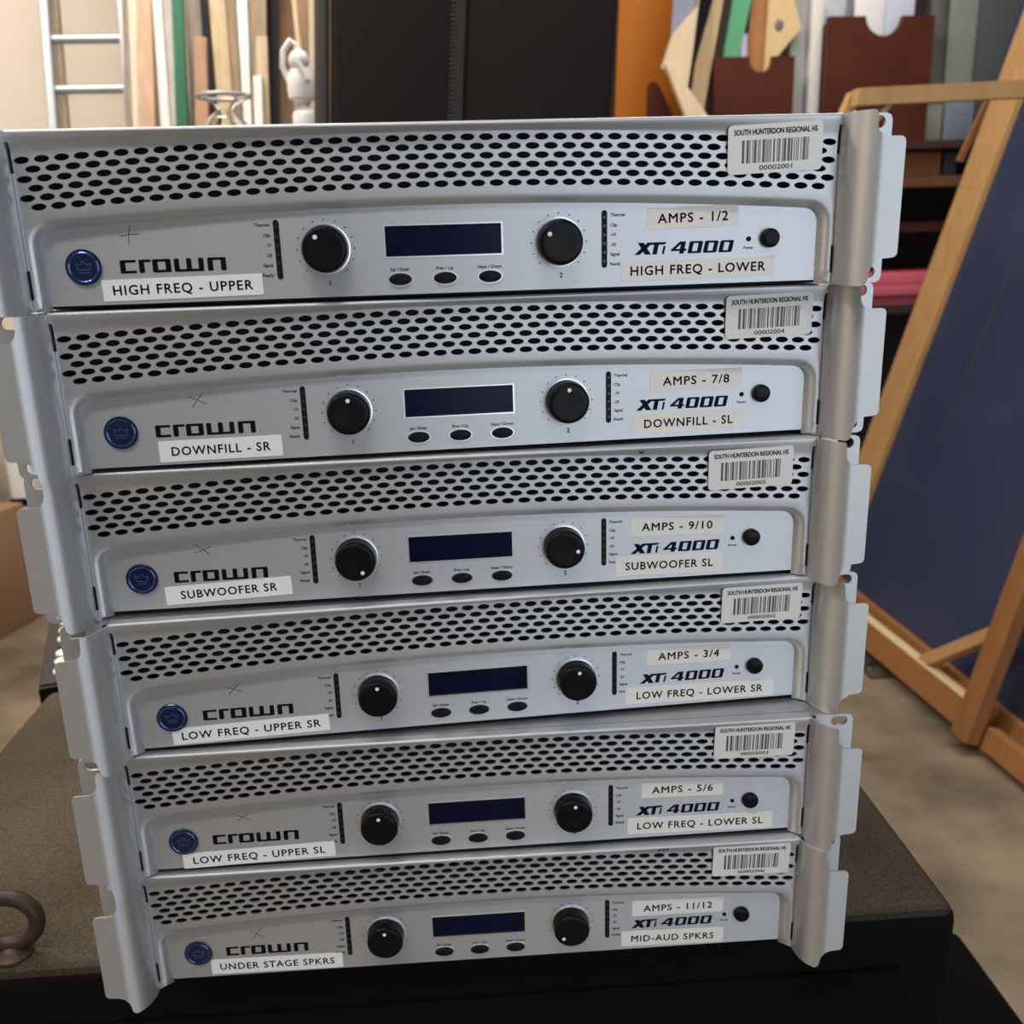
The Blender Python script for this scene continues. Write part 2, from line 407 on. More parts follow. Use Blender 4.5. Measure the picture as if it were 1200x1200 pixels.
AMPS = [  # x, y, yaw ; strips (text, centre x,z, w, h, tilt, text width) ; serial ; marker ; knob pointer angles (clockwise from top)
 dict(p=(0, 0, 0), left=('HIGH FREQ - UPPER', -138.4, 9.9, 82.8, 11.0, 0.6, 72), amps=('AMPS - 1/2', 136.3, 38.0, 50.5, 11.1, 0.9, 39), right=('HIGH FREQ - LOWER', 139.9, 10.7, 86.1, 10.6, 0.3, 76), bar=(178.2, 71.9, 2.0, '00002001'), X=(-162.6, 37.2), k=(-35, -55)),
 dict(p=(5.18, 11.22, 0.030), left=('DOWNFILL - SR', -135.0, 9.9, 67.6, 12.0, 0.2, 54), amps=('AMPS - 7/8', 139.9, 35.6, 55.3, 11.6, 0, 40), right=('DOWNFILL - SL', 135.9, 11.0, 68.3, 12.0, .2, 54), bar=(180.0, 71.7, 1.3, '00002004'), X=(-144.8, 37.7), k=(0, 0)),
 dict(p=(2.54, 14.97, 0.0), left=('SUBWOOFER SR', -138.7, 11.2, 73.8, 11.4, 1.9, 56), amps=('AMPS - 9/10', 132.8, 35.6, 58.1, 11.4, -1, 44), right=('SUBWOOFER SL', 128.4, 11.0, 67.6, 12.0, -.6, 55), bar=(175.2, 71.3, 1.5, '00002005'), X=(-150.9, 37.4), k=(150, 98)),
 dict(p=(9.69, 14.84, 0.02), left=('LOW FREQ - UPPER SR', -141.3, 9.5, 95.0, 11.0, 1, 84), amps=('AMPS - 3/4', 135.8, 36.9, 55.4, 11.1, -.8, 40), right=('LOW FREQ - LOWER SR', 143.9, 10.1, 99.0, 11.4, -1, 84), bar=(180.0, 71.6, .5, '00002002'), X=(-149.2, 37.3), k=(0, 5)),
 dict(p=(5.24, 8.50, -0.03), left=('LOW FREQ - UPPER SL', -141.1, 8.3, 97.0, 10.8, 1.4, 84), amps=('AMPS - 5/6', 134.5, 37.0, 53.9, 11.3, -1, 40), right=('LOW FREQ - LOWER SL', 147.0, 10.4, 97, 11.8, -1, 84), bar=(178.6, 73.0, .2, '00002003'), X=(-148.8, 36.5), k=(0, 5)),
 dict(p=(3.31, 11.02, -0.04), left=('UNDER STAGE SPKRS', -136.5, 9.3, 87.6, 11.5, -.6, 76), amps=('AMPS - 11/12', 135.7, 34.3, 62.5, 11.7, -.3, 47), right=('MID-AUD SPKRS', 132.4, 9.9, 70.7, 11.7, -1.3, 57), bar=(182.6, 73.0, 0, '00002006'), X=(-147.9, 33.9), k=(0, -130)),
]
NTH = ['topmost', 'second from the top', 'third from the top', 'fourth from the top', 'fifth from the top', 'bottommost']

def make_amp(i, D):
    x, y, yaw = D['p']
    t = empty('power_amplifier', (x, y, (5-i)*89.0), yaw)
    tag(t, f"silver rack amplifier {NTH[i]} in the stack, tape strip {D['left'][0]}".replace(' - ', ' ') , 'amplifier', 'silver rack amplifiers in the stack')
    # body shell, open to the front
    def chassis():
        bm = bmesh.new()
        for a in ((-213.6, -212.9, 14.5, 305, .2, 88.2), (212.9, 213.6, 14.5, 305, .2, 88.2), (-225, -213.5, -6, 24, 87.2, 88.3), (213.5, 225, -6, 24, 87.2, 88.3), (-213.5, 213.5, -1, 305, 87.2, 88.3), (-213.5, 213.5, 14.5, 305, .2, 1.2), (-213.5, 213.5, 304, 305, .2, 88.2)):
            box_bm(bm, *a)
        return bmesh_mesh('chassis', bm)
    link('chassis', cached('chassis', chassis), STEEL, t)
    box_me = cached('filter', lambda: (lambda bm: (box_bm(bm, -212.3, 212.3, 10, 14, .3, 87.0), box_bm(bm, -220, -212.2, -4.6, -3.0, .4, 87.1), box_bm(bm, -213.8, -212.4, -3.0, 14, .4, 87.1), box_bm(bm, 212.4, 213.8, -3.0, 14, .4, 87.1), box_bm(bm, 212.2, 220, -4.6, -3.0, .4, 87.1), bmesh_mesh('air_filter', bm))[-1])(bmesh.new()))
    link('air_filter', box_me, BLACKIN, t)  # added black plates: interior shade behind the holes, slits and bottom gap
    link('faceplate', cached('face', faceplate_mesh), ALU, t)
    for sg in (-1, 1):
        e = link('rack_ear', cached(('ear', sg), lambda: ear_mesh(sg)), ALU, t)
        link('mounting_flange', cached(('mnt', sg), lambda: mount_mesh(sg)), ALU, e)
    pn = link('control_panel', cached('panel', panel_mesh), PANEL, t)
    # display
    dsp = link('display', cached('lcd', lambda: (lambda bm: (box_bm(bm, -31.0, 31.1, .55, 1.6, 22.2, 37.9), bmesh_mesh('display', bm))[1])(bmesh.new())), LCD, t)
    dsp['label'] = 'dark blue rectangular display window'
    def frame():
        V, F = [], []
        for (a, b, c, d) in ((-31.9, 32.0, 21.3, 22.2), (-31.9, 32.0, 37.9, 38.5), (-31.9, -31.0, 22.2, 37.9), (31.1, 32.0, 22.2, 37.9)):
            v, f = flatshape([R4(a, b, c, d)], -0.25, 1.0); n = len(V); V += v; F += [tuple(q+n for q in g) for g in f]
        return mesh('bezel', V, F)
    link('bezel', cached('frame', frame), RIM, dsp)
    # badge
    bx_, bz_ = -187.6, 21.8
    bd = link('badge', cached('badge', mk(*lathe([(9.2, 0), (9.2, .9), (8.8, 1.3), (8.2, 1.3), (6.9, .9), (6.4, .9), (.01, 1.0)], 48, cx=bx_, cz=bz_))), BADGE, t, True)
    bd['label'] = 'round blue badge with a crown emblem'
    def ring():
        V, F = lathe([(7.9, 1.25), (7.4, 1.55), (6.8, 1.2)], 48, cx=bx_, cz=bz_); F.pop(); return mesh('ring', V, F)
    link('badge_ring', cached('bring', ring), BADGE2, bd, True, 60)
    cr = [(-3.5, 2.2), (-2.9, -1.3), (3.2, -1.3), (3.8, 2.2), (1.9, 1.0), (.15, 3.3), (-1.6, 1.0), (-3.5, 2.2)]
    shapeobj('emblem', 'emblem', seglist([(bx_+a, bz_+b) for a, b in cr], .38)+seglist([(bx_-2.8, bz_-2.7), (bx_+3.2, bz_-2.7)], .38), -1.12, EMB, bd)
    # printing
    shapeobj('crown', 'maker_lettering', crown_polys(), -.08, INK, pn, label='wide black lettering')
    shapeobj('model', 'model_lettering', model_polys(), -.08, INKB, pn, label='slanted navy lettering and number')
    for (cx, cz, nm), ang, txt in zip(((-62.6, 27.2, 1), (62.3, 27.0, 2)), D['k'], '12'):
        kn = link('knob', cached(('knob', nm), mk(*lathe([(11.9, .3), (11.9, 8.2), (11.5, 9.4), (10.6, 10.1), (9.5, 10.2), (6, 10.0), (.01, 9.9)], 56, cx=cx, cz=cz))), KNOB, t, True, 50)
        kn['label'] = 'round black level knob with white dot'
        def collar(cx=cx, cz=cz):
            V, F = lathe([(13.3, -.2), (13.1, .9), (12.4, 1.0), (12.2, .2)], 56, cx=cx, cz=cz); F.pop(); return mesh('collar', V, F)
        link('collar', cached(('collar', nm), collar), RIM, kn, True, 60)
        a = math.radians(ang); px_, pz_ = cx+7.6*math.sin(a), cz+7.6*math.cos(a)
        link('pointer_dot', mesh('pointer_dot', *lathe([(1.25, 9.8), (1.15, 10.35), (.01, 10.45)], 16, cx=px_, cz=pz_)), WHITE, kn, True)
        dots = [disc(cx+15.1*math.sin(math.radians(q)), cz+15.1*math.cos(math.radians(q)), .42, 8) for q in [-135+22.5*j for j in range(13)]]
        shapeobj(('dots', nm), 'scale_dots', dots, -.07, INK, pn)
        lettering('channel_number', txt, cx+1.0, 9.6, -.08, 2.6, GREYINK, pn, fat=.1)
    for (bx0, bz0), s_ in zip(BTN, ('Sel / Enter', 'Prev / Up', 'Next / Down')):
        def ell(bx0=bx0, bz0=bz0, a=6.1, b=3.0, h=1.5):
            V, F = lathe([(1, 0), (1, h*.7), (.9, h), (.01, h*1.05)], 36); V = [(bx0+x_*a, y_, bz0+z_*b) for x_, y_, z_ in V]; return mesh('push_button', V, F)
        pb = link('push_button', cached(('btn', bx0), ell), RUBBER, t, True, 50)
        def rim(bx0=bx0, bz0=bz0):
            V, F = lathe([(1.0, -.1), (1.0, .4), (.9, .4)], 36); F.pop(); V = [(bx0+x_*6.9, y_, bz0+z_*3.7) for x_, y_, z_ in V]; return mesh('rim', V, F)
        link('rim', cached(('brim', bx0), rim), RIM, pb, True, 60)
        lettering('caption', s_, bx0, 15.5, -.08, 1.7, GREYINK, pn, fat=.06)
    for sgn, cx, cz in ((-1, -87.5, 27.6), (1, 87.3, 27.8)):
        lm = shapeobj(('lm', sgn), 'level_meter', [rrect(cx, cz, 3.0, 30.2, 1.45)], -.35, RUBBER, t, .5, 'black vertical level meter strip')
        for j in range(6): shapeobj(('led', sgn, j), 'meter_light', [disc(cx, cz+11.5-4.6*j, .75, 10)], -.45, mat('meter_lens', (0.035, 0.03, 0.032), 0.2), lm, .1)
        for s_, z_ in zip(('Thermal', 'Clip', '-10', '-20', 'Signal', 'Ready'), (40.4, 35.1, 30.1, 24.9, 19.8, 14.7)):
            me = text_mesh(s_, 1.65, fat=.06); hw = max(v.co.x for v in me.vertices)/S
            lettering('caption', s_, cx+sgn*(3.3+hw), z_, -.08, 1.65, GREYINK, pn, fat=.06)
    pw = link('power_button', cached('pw', mk(*lathe([(5.2, .2), (5.2, 2.6), (4.7, 3.6), (3.8, 4.0), (.01, 3.8)], 40, cx=179.6, cz=25.8))), KNOB, t, True, 50)
    pw['label'] = 'round black power button'
    link('power_light', cached('pl', mk(*lathe([(1.35, -.1), (1.35, .5), (.9, .8), (.01, .8)], 20, cx=168.0, cz=25.6))), RUBBER, t, True, 50)
    lettering('caption', 'Power', 168.2, 21.0, -.08, 1.5, GREYINK, pn, fat=.05)
    # tape strips and stickers
    for key, mt in (('left', TAPE), ('amps', TAPE2), ('right', TAPE2)):
        s_, cx, cz, w_, h_, an, tw = D[key]
        st = link('label_strip', mesh('label_strip', *flatshape([rrect(0, 0, w_, h_, .3, 1)], -.3, .28)), mt, t)
        st.location = (cx*S, 0, cz*S); st.rotation_euler = (0, -math.radians(an), 0); st['label'] = f'white tape strip printed {s_}'
        lettering('lettering', s_, 0, 0, -.36, 4.9, INK, st, width=tw, space=1.15, fat=.13)
    cx, cz, an, num = D['bar']
    yb = float(yface(np.array([cx]))[0])-1.75
    bs = link('barcode_sticker', cached('bs', lambda: mesh('bs', *flatshape([rrect(0, 0, 51.5, 24.6, 2.2)], 0, .22))), STK, t)
    bs.location = (cx*S, yb*S, cz*S); bs.rotation_euler = (math.radians(4.6), -math.radians(an), math.radians(-1.0)); bs['label'] = f'white barcode sticker numbered {num}'
    link('barcode', cached('bars', lambda: mesh('bars', *flatshape(bars(), -.06, .04))), BAR, bs)
    lettering('lettering', 'SOUTH HUNTERDON REGIONAL HS', 0, 8.6, -.07, 2.7, INK, bs, width=45, fat=.11)
    lettering('lettering', num, .5, -9.4, -.07, 2.3, BAR, bs, width=18, fat=.06)
    mx, mz = D['X']; rn = random.Random(i+2)
    a1, a2 = [(5, 80), (-25, 50), (-40, 20), (-20, 45), (-20, 35), (-35, 55)][i]
    pl = []
    for a, l in ((a1, 5.2), (a2, 5.0)):
        ca, sa = math.cos(math.radians(a))*l, math.sin(math.radians(a))*l; b = rn.uniform(.3, .8)
        pl += seglist([(mx-ca, mz-sa), (mx-b*.4, mz+b*.4), (mx+ca, mz+sa)], .38)
    link('pen_mark', mesh('pen_mark', *flatshape(pl, -.06, .04)), PEN, pn)
    if i in (2, 5):
        sx, sz = ((108, 84.6), (123, 85.9))[i == 5]; rn = random.Random(i)
        pl = [disc(sx+rn.uniform(-3, 3)*(1 if i == 5 else .5), sz+rn.uniform(-.7, .7), rn.uniform(.3, .9), 7) for _ in range(7)]
        link('scuff', mesh('scuff', *flatshape(pl, -9.12, .05)), PEN, t)['label'] = 'small dark scuff on the top lip'
    return t
for i, D in enumerate(AMPS): make_amp(i, D)

# ------------------------------------------------------------------ loudspeaker cabinets under the stack
def dusty():
    m = mat('dusty_black_coating', (0.012, 0.011, 0.011), 0.75, bump=0.9, bscale=420)
    nt = m.node_tree; N, L = nt.nodes, nt.links; b = N['Principled BSDF']
    g = N.new('ShaderNodeNewGeometry'); sx = N.new('ShaderNodeSeparateXYZ'); L.new(g.outputs['True Normal'], sx.inputs[0])
    r = N.new('ShaderNodeMapRange'); r.inputs[1].default_value = 0.55; r.inputs[2].default_value = 0.98; L.new(sx.outputs['Z'], r.inputs[0])
    tc = N.new('ShaderNodeTexCoord'); n = N.new('ShaderNodeTexNoise'); n.inputs['Scale'].default_value = 5; n.inputs['Detail'].default_value = 8; L.new(tc.outputs['Object'], n.inputs['Vector'])
    cr = N.new('ShaderNodeValToRGB'); cr.color_ramp.elements[0].position = .35; cr.color_ramp.elements[1].position = .7
    cr.color_ramp.elements[0].color = (.072, .058, .040, 1); cr.color_ramp.elements[1].color = (.125, .104, .074, 1); L.new(n.outputs['Fac'], cr.inputs[0])
    n3 = N.new('ShaderNodeTexNoise'); n3.inputs['Scale'].default_value = 800; L.new(tc.outputs['Object'], n3.inputs['Vector'])
    mr3 = N.new('ShaderNodeMapRange'); mr3.inputs[1].default_value = .35; mr3.inputs[2].default_value = .6; mr3.inputs[3].default_value = .45; L.new(n3.outputs['Fac'], mr3.inputs[0])
    mm = N.new('ShaderNodeMath'); mm.operation = 'MULTIPLY'; L.new(r.outputs[0], mm.inputs[0]); L.new(mr3.outputs[0], mm.inputs[1])
    mx = N.new('ShaderNodeMix'); mx.data_type = 'RGBA'; L.new(mm.outputs[0], mx.inputs[0]); mx.inputs[6].default_value = (0.0035, 0.003, 0.003, 1); b.inputs['Specular IOR Level'].default_value = .1; L.new(cr.outputs[0], mx.inputs[7])
    L.new(mx.outputs[2], b.inputs['Base Color']); return m
DUST = dusty()
BLK = mat('black_cabinet_side', (0.0035, 0.003, 0.003), 0.9, bump=0.4, bscale=300, spec=.08)
cab = empty('speaker_cabinet', (345, 17, 0), math.radians(-2.1))
tag(cab, 'black textured loudspeaker cabinet with dusty top carrying the amplifier stack', 'speaker')
box('body', -812, 8, 0, 452, -396, -0.6, DUST, cab, bev=14, seg=5)
box('front_grille', -770, -34, -5, 1, -370, -45, BLK, cab, bev=3)
for hx in (-700, -110):
    box('hardware_plate', hx, hx+28, 380, 420, -1.2, 1.0, BLK, cab, bev=.8)
RUST = mat('rusty_iron', (0.075, 0.038, 0.026), 0.5, 0.35, noise=.6, nscale=25, col2=(0.02, 0.015, 0.014), bump=.5, bscale=90)
eb = empty('eye_bolt', (-326, 62, 0)); tag(eb, 'rusty eye bolt standing on the cabinet top left of the stack', 'eye bolt')
ring = [(3+20*math.cos(2*math.pi*k/40), 0, 27+19*math.sin(2*math.pi*k/40)) for k in range(40)]
link('ring', mesh('ring', *tube(ring, 5.6, 14, True)), RUST, eb, True, 60)
V, F = lathe([(13, 0), (13, 2), (11, 3.5), (9, 6), (6, 9)], 28, axis='Z', cx=3, cz=-.5, y0=0)
link('collar', mesh('collar', V, F), RUST, eb, True, 50)
low = empty('lower_speaker_cabinet', (345, 17, -800), math.radians(-2.1))
tag(low, 'wide black lower speaker cabinet on the floor beneath the upper one', 'speaker')
box('body', -870, 276, -60, 440, 0, 400, BLK, low, bev=10, seg=3)
box('kick_plate', -860, 266, -66, -59, 5, 60, BLK, low, bev=2)
# second cabinet behind, with a steel strip of bright studs along its left edge
rear = empty('rear_speaker_cabinet', (-461, 500, -800), math.radians(15.9))
tag(rear, 'dusty dark cabinet standing behind the left corner of the stack cabinet', 'speaker')
box('body', 0, 560, 0, 460, 0, 799, DUST, rear, bev=3, seg=2)
DK = mat('dark_steel', (0.030, 0.027, 0.026), 0.5, 0.3, noise=.4, nscale=14)
SLOTW = mat('chrome_slug', (0.92, 0.88, 0.76), 0.3, 0.3)
DKS = mat('dark_slug', (0.02, 0.02, 0.02), 0.3, 0.4)
rail = empty('stud_strip', (-461, 500, -1), math.radians(15.9)); tag(rail, 'dark metal strip with a row of bright oval studs left of the stack', 'strip')
box('strip', 2, 46, 4, 440, 0.2, 3, DK, rail, bev=.8)
for k, yy_ in enumerate((32, 61, 87, 110, 134, 164, 194, 224, 254)):
    st_ = link('stud', cached('stud', mk(*lathe([(8.5, 2.5), (8.5, 5), (7, 6.2), (.01, 6.4)], 24, axis='Z'))).copy() if k == 3 else cached('stud', mk(*lathe([(8.5, 2.5), (8.5, 5), (7, 6.2), (.01, 6.4)], 24, axis='Z'))), SLOTW, rail, True)
    if k == 3: st_.data.materials.clear(); st_.data.materials.append(DKS); st_['label'] = 'black stud'
    st_.location = (22*S, yy_*S, 0); st_.scale = (.85, 1.15, 1)

# ------------------------------------------------------------------ room
FL = mat('concrete_floor', (0.27, 0.215, 0.145), 0.6, noise=.45, nscale=4.2, col2=(0.085, 0.066, 0.046), bump=.25, bscale=30)
nt = FL.node_tree
WALL = mat('cream_wall', (0.76, 0.66, 0.55), 0.8, noise=.05, nscale=3)
DARKW = mat('dark_wall', (0.03, 0.02, 0.016), 0.9)
fl = box('floor', -3200, 3400, -4200, 4000, -850, -800, FL); tag(fl, kind='structure')
wb = box('wall_back', -3200, 60, 3050, 3150, -800, 3000, WALL); tag(wb, kind='structure')
wn = box('wall_right_back', 60, 3400, 3350, 3450, -800, 3000, DARKW); tag(wn, kind='structure')
wr = box('wall_return', 0, 60, 3150, 3350, -800, 3000, WALL); tag(wr, kind='structure')
wl = box('wall_left', -3300, -3200, -4200, 3050, -800, 3000, WALL); tag(wl, kind='structure')

# ------------------------------------------------------------------ aluminium ladder
AL2 = mat('ladder_aluminium', (0.50, 0.51, 0.53), 0.35, 0.6)
def slant(name, x0, x1, xa, xb, ya, th, m, parent=None, z0=-800, z1=2500, ky=0.22, bev=0):
    """board whose face edges are x0,x1 at z=1060 and xa,xb at z=765, leaning back by ky"""
    def at(z):
        t = (z-765)/295; return xa+(x0-xa)*t, xb+(x1-xb)*t, ya+(z-900)*ky
    V = []
    for z in (z0, z1):
        a, b, y = at(z); V += [(a, y, z), (b, y, z), (b, y+th, z), (a, y+th, z)]
    F = [(0, 1, 5, 4), (1, 2, 6, 5), (2, 3, 7, 6), (3, 0, 4, 7), (4, 5, 6, 7), (3, 2, 1, 0)]
    bm = bmesh.new(); vv = [bm.verts.new(v) for v in V]
    for f in F: bm.faces.new([vv[i] for i in f])
    if bev: bmesh.ops.bevel(bm, geom=list(bm.edges), offset=bev, segments=2, affect='EDGES', profile=.5)
    return link(name, bmesh_mesh(name, bm), m, parent, smooth=bool(bev))
lad = empty('ladder', (-830, 2050, -800)); tag(lad, 'aluminium ladder leaning against the cream wall', 'ladder')
LO = Vector((-830, 2050, -800))*S
def keep(o, base): o.location = -base; return o
keep(slant('side_rail', -995, -971, -1001, -975, 2480, 60, AL2, lad, ky=.18, z1=2500, bev=3), LO)
keep(slant('side_rail', -785, -759, -788, -762, 2480, 60, AL2, lad, ky=.18, z1=2500, bev=3), LO)
for k in range(-12, 12):
    z = 898+k*133
    if z < -700 or z > 2400: continue
    V, F = tube([(-980, 2505+(z-900)*.18, z), (-780, 2505+(z-900)*.18, z)], 13, 10)
    keep(link('rung', mesh('rung', V, F), AL2, lad, True, 50), LO)

# ------------------------------------------------------------------ lumber leaning at the left
def wood(name, c, d=.25): return mat(name, c, 0.6, noise=d, nscale=9, stretch=(6, 6, .5))
LUM = [
 ('board', 'narrow cream board right beside the ladder', (0.7, 0.58, 0.45), -710.9, -685.8, -718.9, -703.8, 2299, None),
 ('plank', 'wide peach coloured plank beside the ladder', (0.62, 0.4, 0.26), -666.7, -629.6, -684.7, -641.6, 2207, None),
 ('board', 'pale tan board edge behind the white strips', (0.55, 0.43, 0.3), -670.0, -652.3, -680.0, -638.3, 2391, None),
 ('trim_board', 'bright white trim board left of the green strip', (0.8, 0.76, 0.74), -600.3, -578.1, -601.3, -579.1, 2092, None),
 ('trim_board', 'off white trim board touching the green strip', (0.66, 0.6, 0.54), -604.3, -581.2, -607.3, -588.2, 2230, None),
 ('strip', 'dark green painted strip among pale boards', (0.035, 0.21, 0.11), -574.7, -547.8, -584.7, -554.8, 2184, None),
 ('board', 'pinkish beige board right of the green strip', (0.6, 0.5, 0.43), -586.2, -541.2, -593.2, -555.2, 2414, None),
 ('board', 'short brown board behind the wire rim', (0.36, 0.19, 0.1), -505.3, -478.3, -523.3, -491.3, 2115, 961),
 ('strip', 'black strip between brown and tan boards', (0.012, 0.01, 0.01), -527.1, -495.2, -528.1, -487.2, 2322, None),
 ('plank', 'light yellow plank behind the glass jar', (0.66, 0.49, 0.29), -474.4, -435.0, -469.4, -432.0, 2138, None),
 ('plank', 'tan plank beside a white strip', (0.52, 0.38, 0.23), -450.5, -417.9, -452.5, -418.9, 2253, None),
 ('trim_board', 'thin white strip above the jar', (0.82, 0.78, 0.72), -396.1, -371.6, -398.1, -379.6, 2069, None),
 ('plank', 'tan plank with a knot near its top', (0.6, 0.45, 0.29), -398.1, -353.3, -410.1, -371.3, 2276, None),
 ('board', 'short olive tan board with a square top', (0.45, 0.35, 0.22), -346.2, -323.2, -364.2, -333.2, 2046, 948),
 ('trim_board', 'short white stick right of the jar', (0.72, 0.68, 0.62), -358.3, -333.3, -366.3, -345.3, 2023, 854),
 ('strip', 'wide black strip right of the tan planks', (0.008, 0.007, 0.007), -362.9, -327.5, -378.9, -345.5, 2345, None),
 ('plank', 'reddish brown plank right of the black strip', (0.42, 0.24, 0.13), -343.1, -291.9, -372.1, -323.9, 2437, None),
 ('stick', 'thin cream stick leaning over the white tool', (0.7, 0.52, 0.32), -260.3, -249.0, -248.3, -237.0, 2000, None),
 ('board', 'dark brown board behind the white tool', (0.28, 0.15, 0.07), -265.2, -235.4, -273.2, -247.4, 2161, None),
 ('plank', 'cream plank behind the white tool', (0.74, 0.6, 0.42), -263.5, -223.8, -269.5, -233.8, 2368, None),
 ('plank', 'tan plank touching the black padded panel', (0.58, 0.42, 0.27), -234.4, -171.1, -259.4, -171.1, 2460, None),
]
for n_, (nm, lb, c, a, b, p, q, y, top) in enumerate(LUM):
    o = slant(nm, a, b, p, q, y, 20, wood('wood_%d' % n_, c), z1=top or 2700-15*n_, bev=1.5)
    tag(o, lb, 'board', 'lumber leaning at the left wall')

tag(slant('board', -1001, -984, -1004, -987, 2620, 18, wood('wood_brown', (.42, .30, .20)), z1=2400, ky=.16, bev=1.5), 'narrow brown strip seen between the ladder rails', 'board', 'lumber leaning at the left wall')  # narrow brown strip behind the ladder's left rail

# workbench hidden behind the stack, with the glass jar and the white tool on it
WB = wood('bench_wood', (.32,.22,.14))
wbk = empty('workbench', (-365, 1455, -800)); tag(wbk, 'wooden workbench behind the amplifier stack', 'workbench')
bo = Vector((-365, 1455, -800))*S
def part_at(o, base): o.location = -base; return o
part_at(box('top', -560, -170, 1335, 1575, 610, 650, WB, wbk, bev=3), bo)
for sx in (-550, -230):
    for sy in (1345, 1515): part_at(box('leg', sx, sx+50, sy, sy+50, -800, 610, WB, wbk, bev=2), bo)
GL = bpy.data.materials.new('clear_glass'); GL.use_nodes = True
g = GL.node_tree.nodes['Principled BSDF']; g.inputs['Transmission Weight'].default_value = 1; g.inputs['Roughness'].default_value = .03; g.inputs['IOR'].default_value = 1.3; g.inputs['Base Color'].default_value = (.93, .96, .93, 1)
jar = empty('glass_jar', (-346, 1455, 650)); tag(jar, 'clear round glass jar with a grey wire rim before the boards', 'jar')
V, F = lathe([(28, 0), (38, 3), (42, 15), (40, 38), (26, 54), (15, 62), (13, 62), (24, 52), (37.5, 37), (39.5, 15), (36, 6), (.01, 5)], 40, axis='Z', cx=0, cz=0, y0=0)
link('glass', mesh('glass', V, F), GL, jar, True, 60)
GREYW = mat('grey_wire', (.42, .42, .43), .4, .7)
V, F = tube([(48*math.cos(2*math.pi*k/40), 48*math.sin(2*math.pi*k/40), 87) for k in range(40)], 3.6, 8, True); link('rim', mesh('rim', V, F), GREYW, jar, True, 60)
for k in range(4):
    a = math.pi/4+k*math.pi/2; V, F = tube([(16*math.cos(a), 16*math.sin(a), 60), (22*math.cos(a), 22*math.sin(a), 72), (48*math.cos(a), 48*math.sin(a), 86)], 1.8, 6); link('wire', mesh('wire', V, F), GREYW, jar, True, 60)
WP = mat('white_plastic', (.82, .80, .79), .4)
tool = empty('spray_bottle', (-205, 1455, 650)); tag(tool, 'white plastic squeeze bottle with looped handle beside the black padded panel', 'bottle')
tool.scale = (.78, .78, .78)
link('body', mesh('body', *lathe([(30, 0), (33, 4), (33, 66), (30, 72), (12, 84), (12, 96), (.01, 96)], 28, axis='Z', cx=12, cz=0, y0=0)), WP, tool, True, 45)
link('shoulder', mesh('shoulder', *lathe([(14, 92), (34, 104), (36, 130), (32, 156), (20, 176), (.01, 180)], 28, axis='Z', cx=8, cz=0, y0=0)), WP, tool, True, 45)
V, F = tube([(-22, 0, 140), (-34, 0, 175), (-30, 0, 210), (-12, 0, 232), (2, 0, 222), (4, 0, 196)], 7, 10); link('handle', mesh('handle', V, F), WP, tool, True, 60)
bm = bmesh.new(); bmesh.ops.create_uvsphere(bm, u_segments=20, v_segments=14, radius=25); bmesh.ops.translate(bm, vec=(6, -6, 186), verts=bm.verts)
link('cap', bmesh_mesh('cap', bm), WP, tool, True, 60)
V, F = tube([(4, -30, 180), (26, -34, 140)], [8, 6], 10); link('nozzle', mesh('nozzle', V, F), WP, tool, True, 50)

# ------------------------------------------------------------------ tall black case and orange panel
VIN = mat('black_vinyl', (0.009, 0.006, 0.005), 0.65, noise=.3, nscale=3, bump=.2, bscale=12, spec=.2)
case = empty('padded_panel', (-300, 1300, -800)); case.rotation_euler = (0, math.radians(4.5), 0)
tag(case, 'tall black padded panel with a stitched vertical seam leaning behind the stack', 'panel')
box('panel', 42, 262, 0, 30, 30, 2100, VIN, case, bev=12, seg=3)
box('panel', 268, 541, 3, 32, 14, 2100, VIN, case, bev=12, seg=3)
box('edge_flap', 14, 40, 6, 28, 34, 1990, mat('grey_vinyl', (.045, .036, .033), .55), case, bev=8, seg=3)
box('seam_strip', 255, 274, -4, 6, 40, 2090, mat('seam_black', (.012, .010, .010), .7), case, bev=2)
V, F = [], []
for k in range(120):
    v, f = tube([(248, -6, 1250+k*7), (258, -7, 1253+k*7)], 1.6, 5); n = len(V); V += v; F += [tuple(q+n for q in g_) for g_ in f]
st = link('stitching', mesh('stitching', V, F), mat('stitch', (.06, .05, .045), .6), case); st['kind'] = 'stuff'
org = empty('plywood_sheet', (600, 2760, -800)); org.rotation_euler = (0, math.radians(2.2), 0)
tag(org, 'orange brown wooden sheet standing right of the black padded panel', 'sheet')
ORG = mat('orange_wood', (.38, .115, .008), .55, spec=.15, noise=.25, nscale=2.5, stretch=(1, 1, .4))
box('sheet', 10, 237, 0, 18, 2, 2050, ORG, org, bev=1.5); box('edge_band', 237, 240, -1, 19, 2, 2050, ORG, org)

# ------------------------------------------------------------------ lumber rack, right
RB = mat('brown_paint', (.095, .022, .010), .5, noise=.45, nscale=4, col2=(.055, .012, .006), spec=.2)
RK = mat('rack_dark', (.030, .012, .008), .7)
rack = empty('lumber_rack', (1300, 2600, -800)); tag(rack, 'dark brown wooden storage rack with notched dividers', 'rack')
ro = Vector((1300, 2600, -800))*S
def rp(o, label=None):
    o.location = -ro
    if label: o['label'] = label
    return o
def notch_panel(x0, x1, z0, z1, nx, nr, nd, y0, y1, lab):
    pts = [(x0, z0), (x1, z0), (x1, z1), (nx+nr, z1)]
    for k in range(1, 12): a = math.radians(-180*k/12); pts.append((nx+nr*math.cos(a), z1-nd+nr+nr*math.sin(a)))
    pts += [(nx-nr, z1), (x0, z1)]
    o = prism('divider', pts, y0, y1, RB, rack); rp(o, lab)
notch_panel(948, 1200, 713, 972, 1093, 36, 45, 2600, 2620, 'small brown divider with a rounded notch in its top')
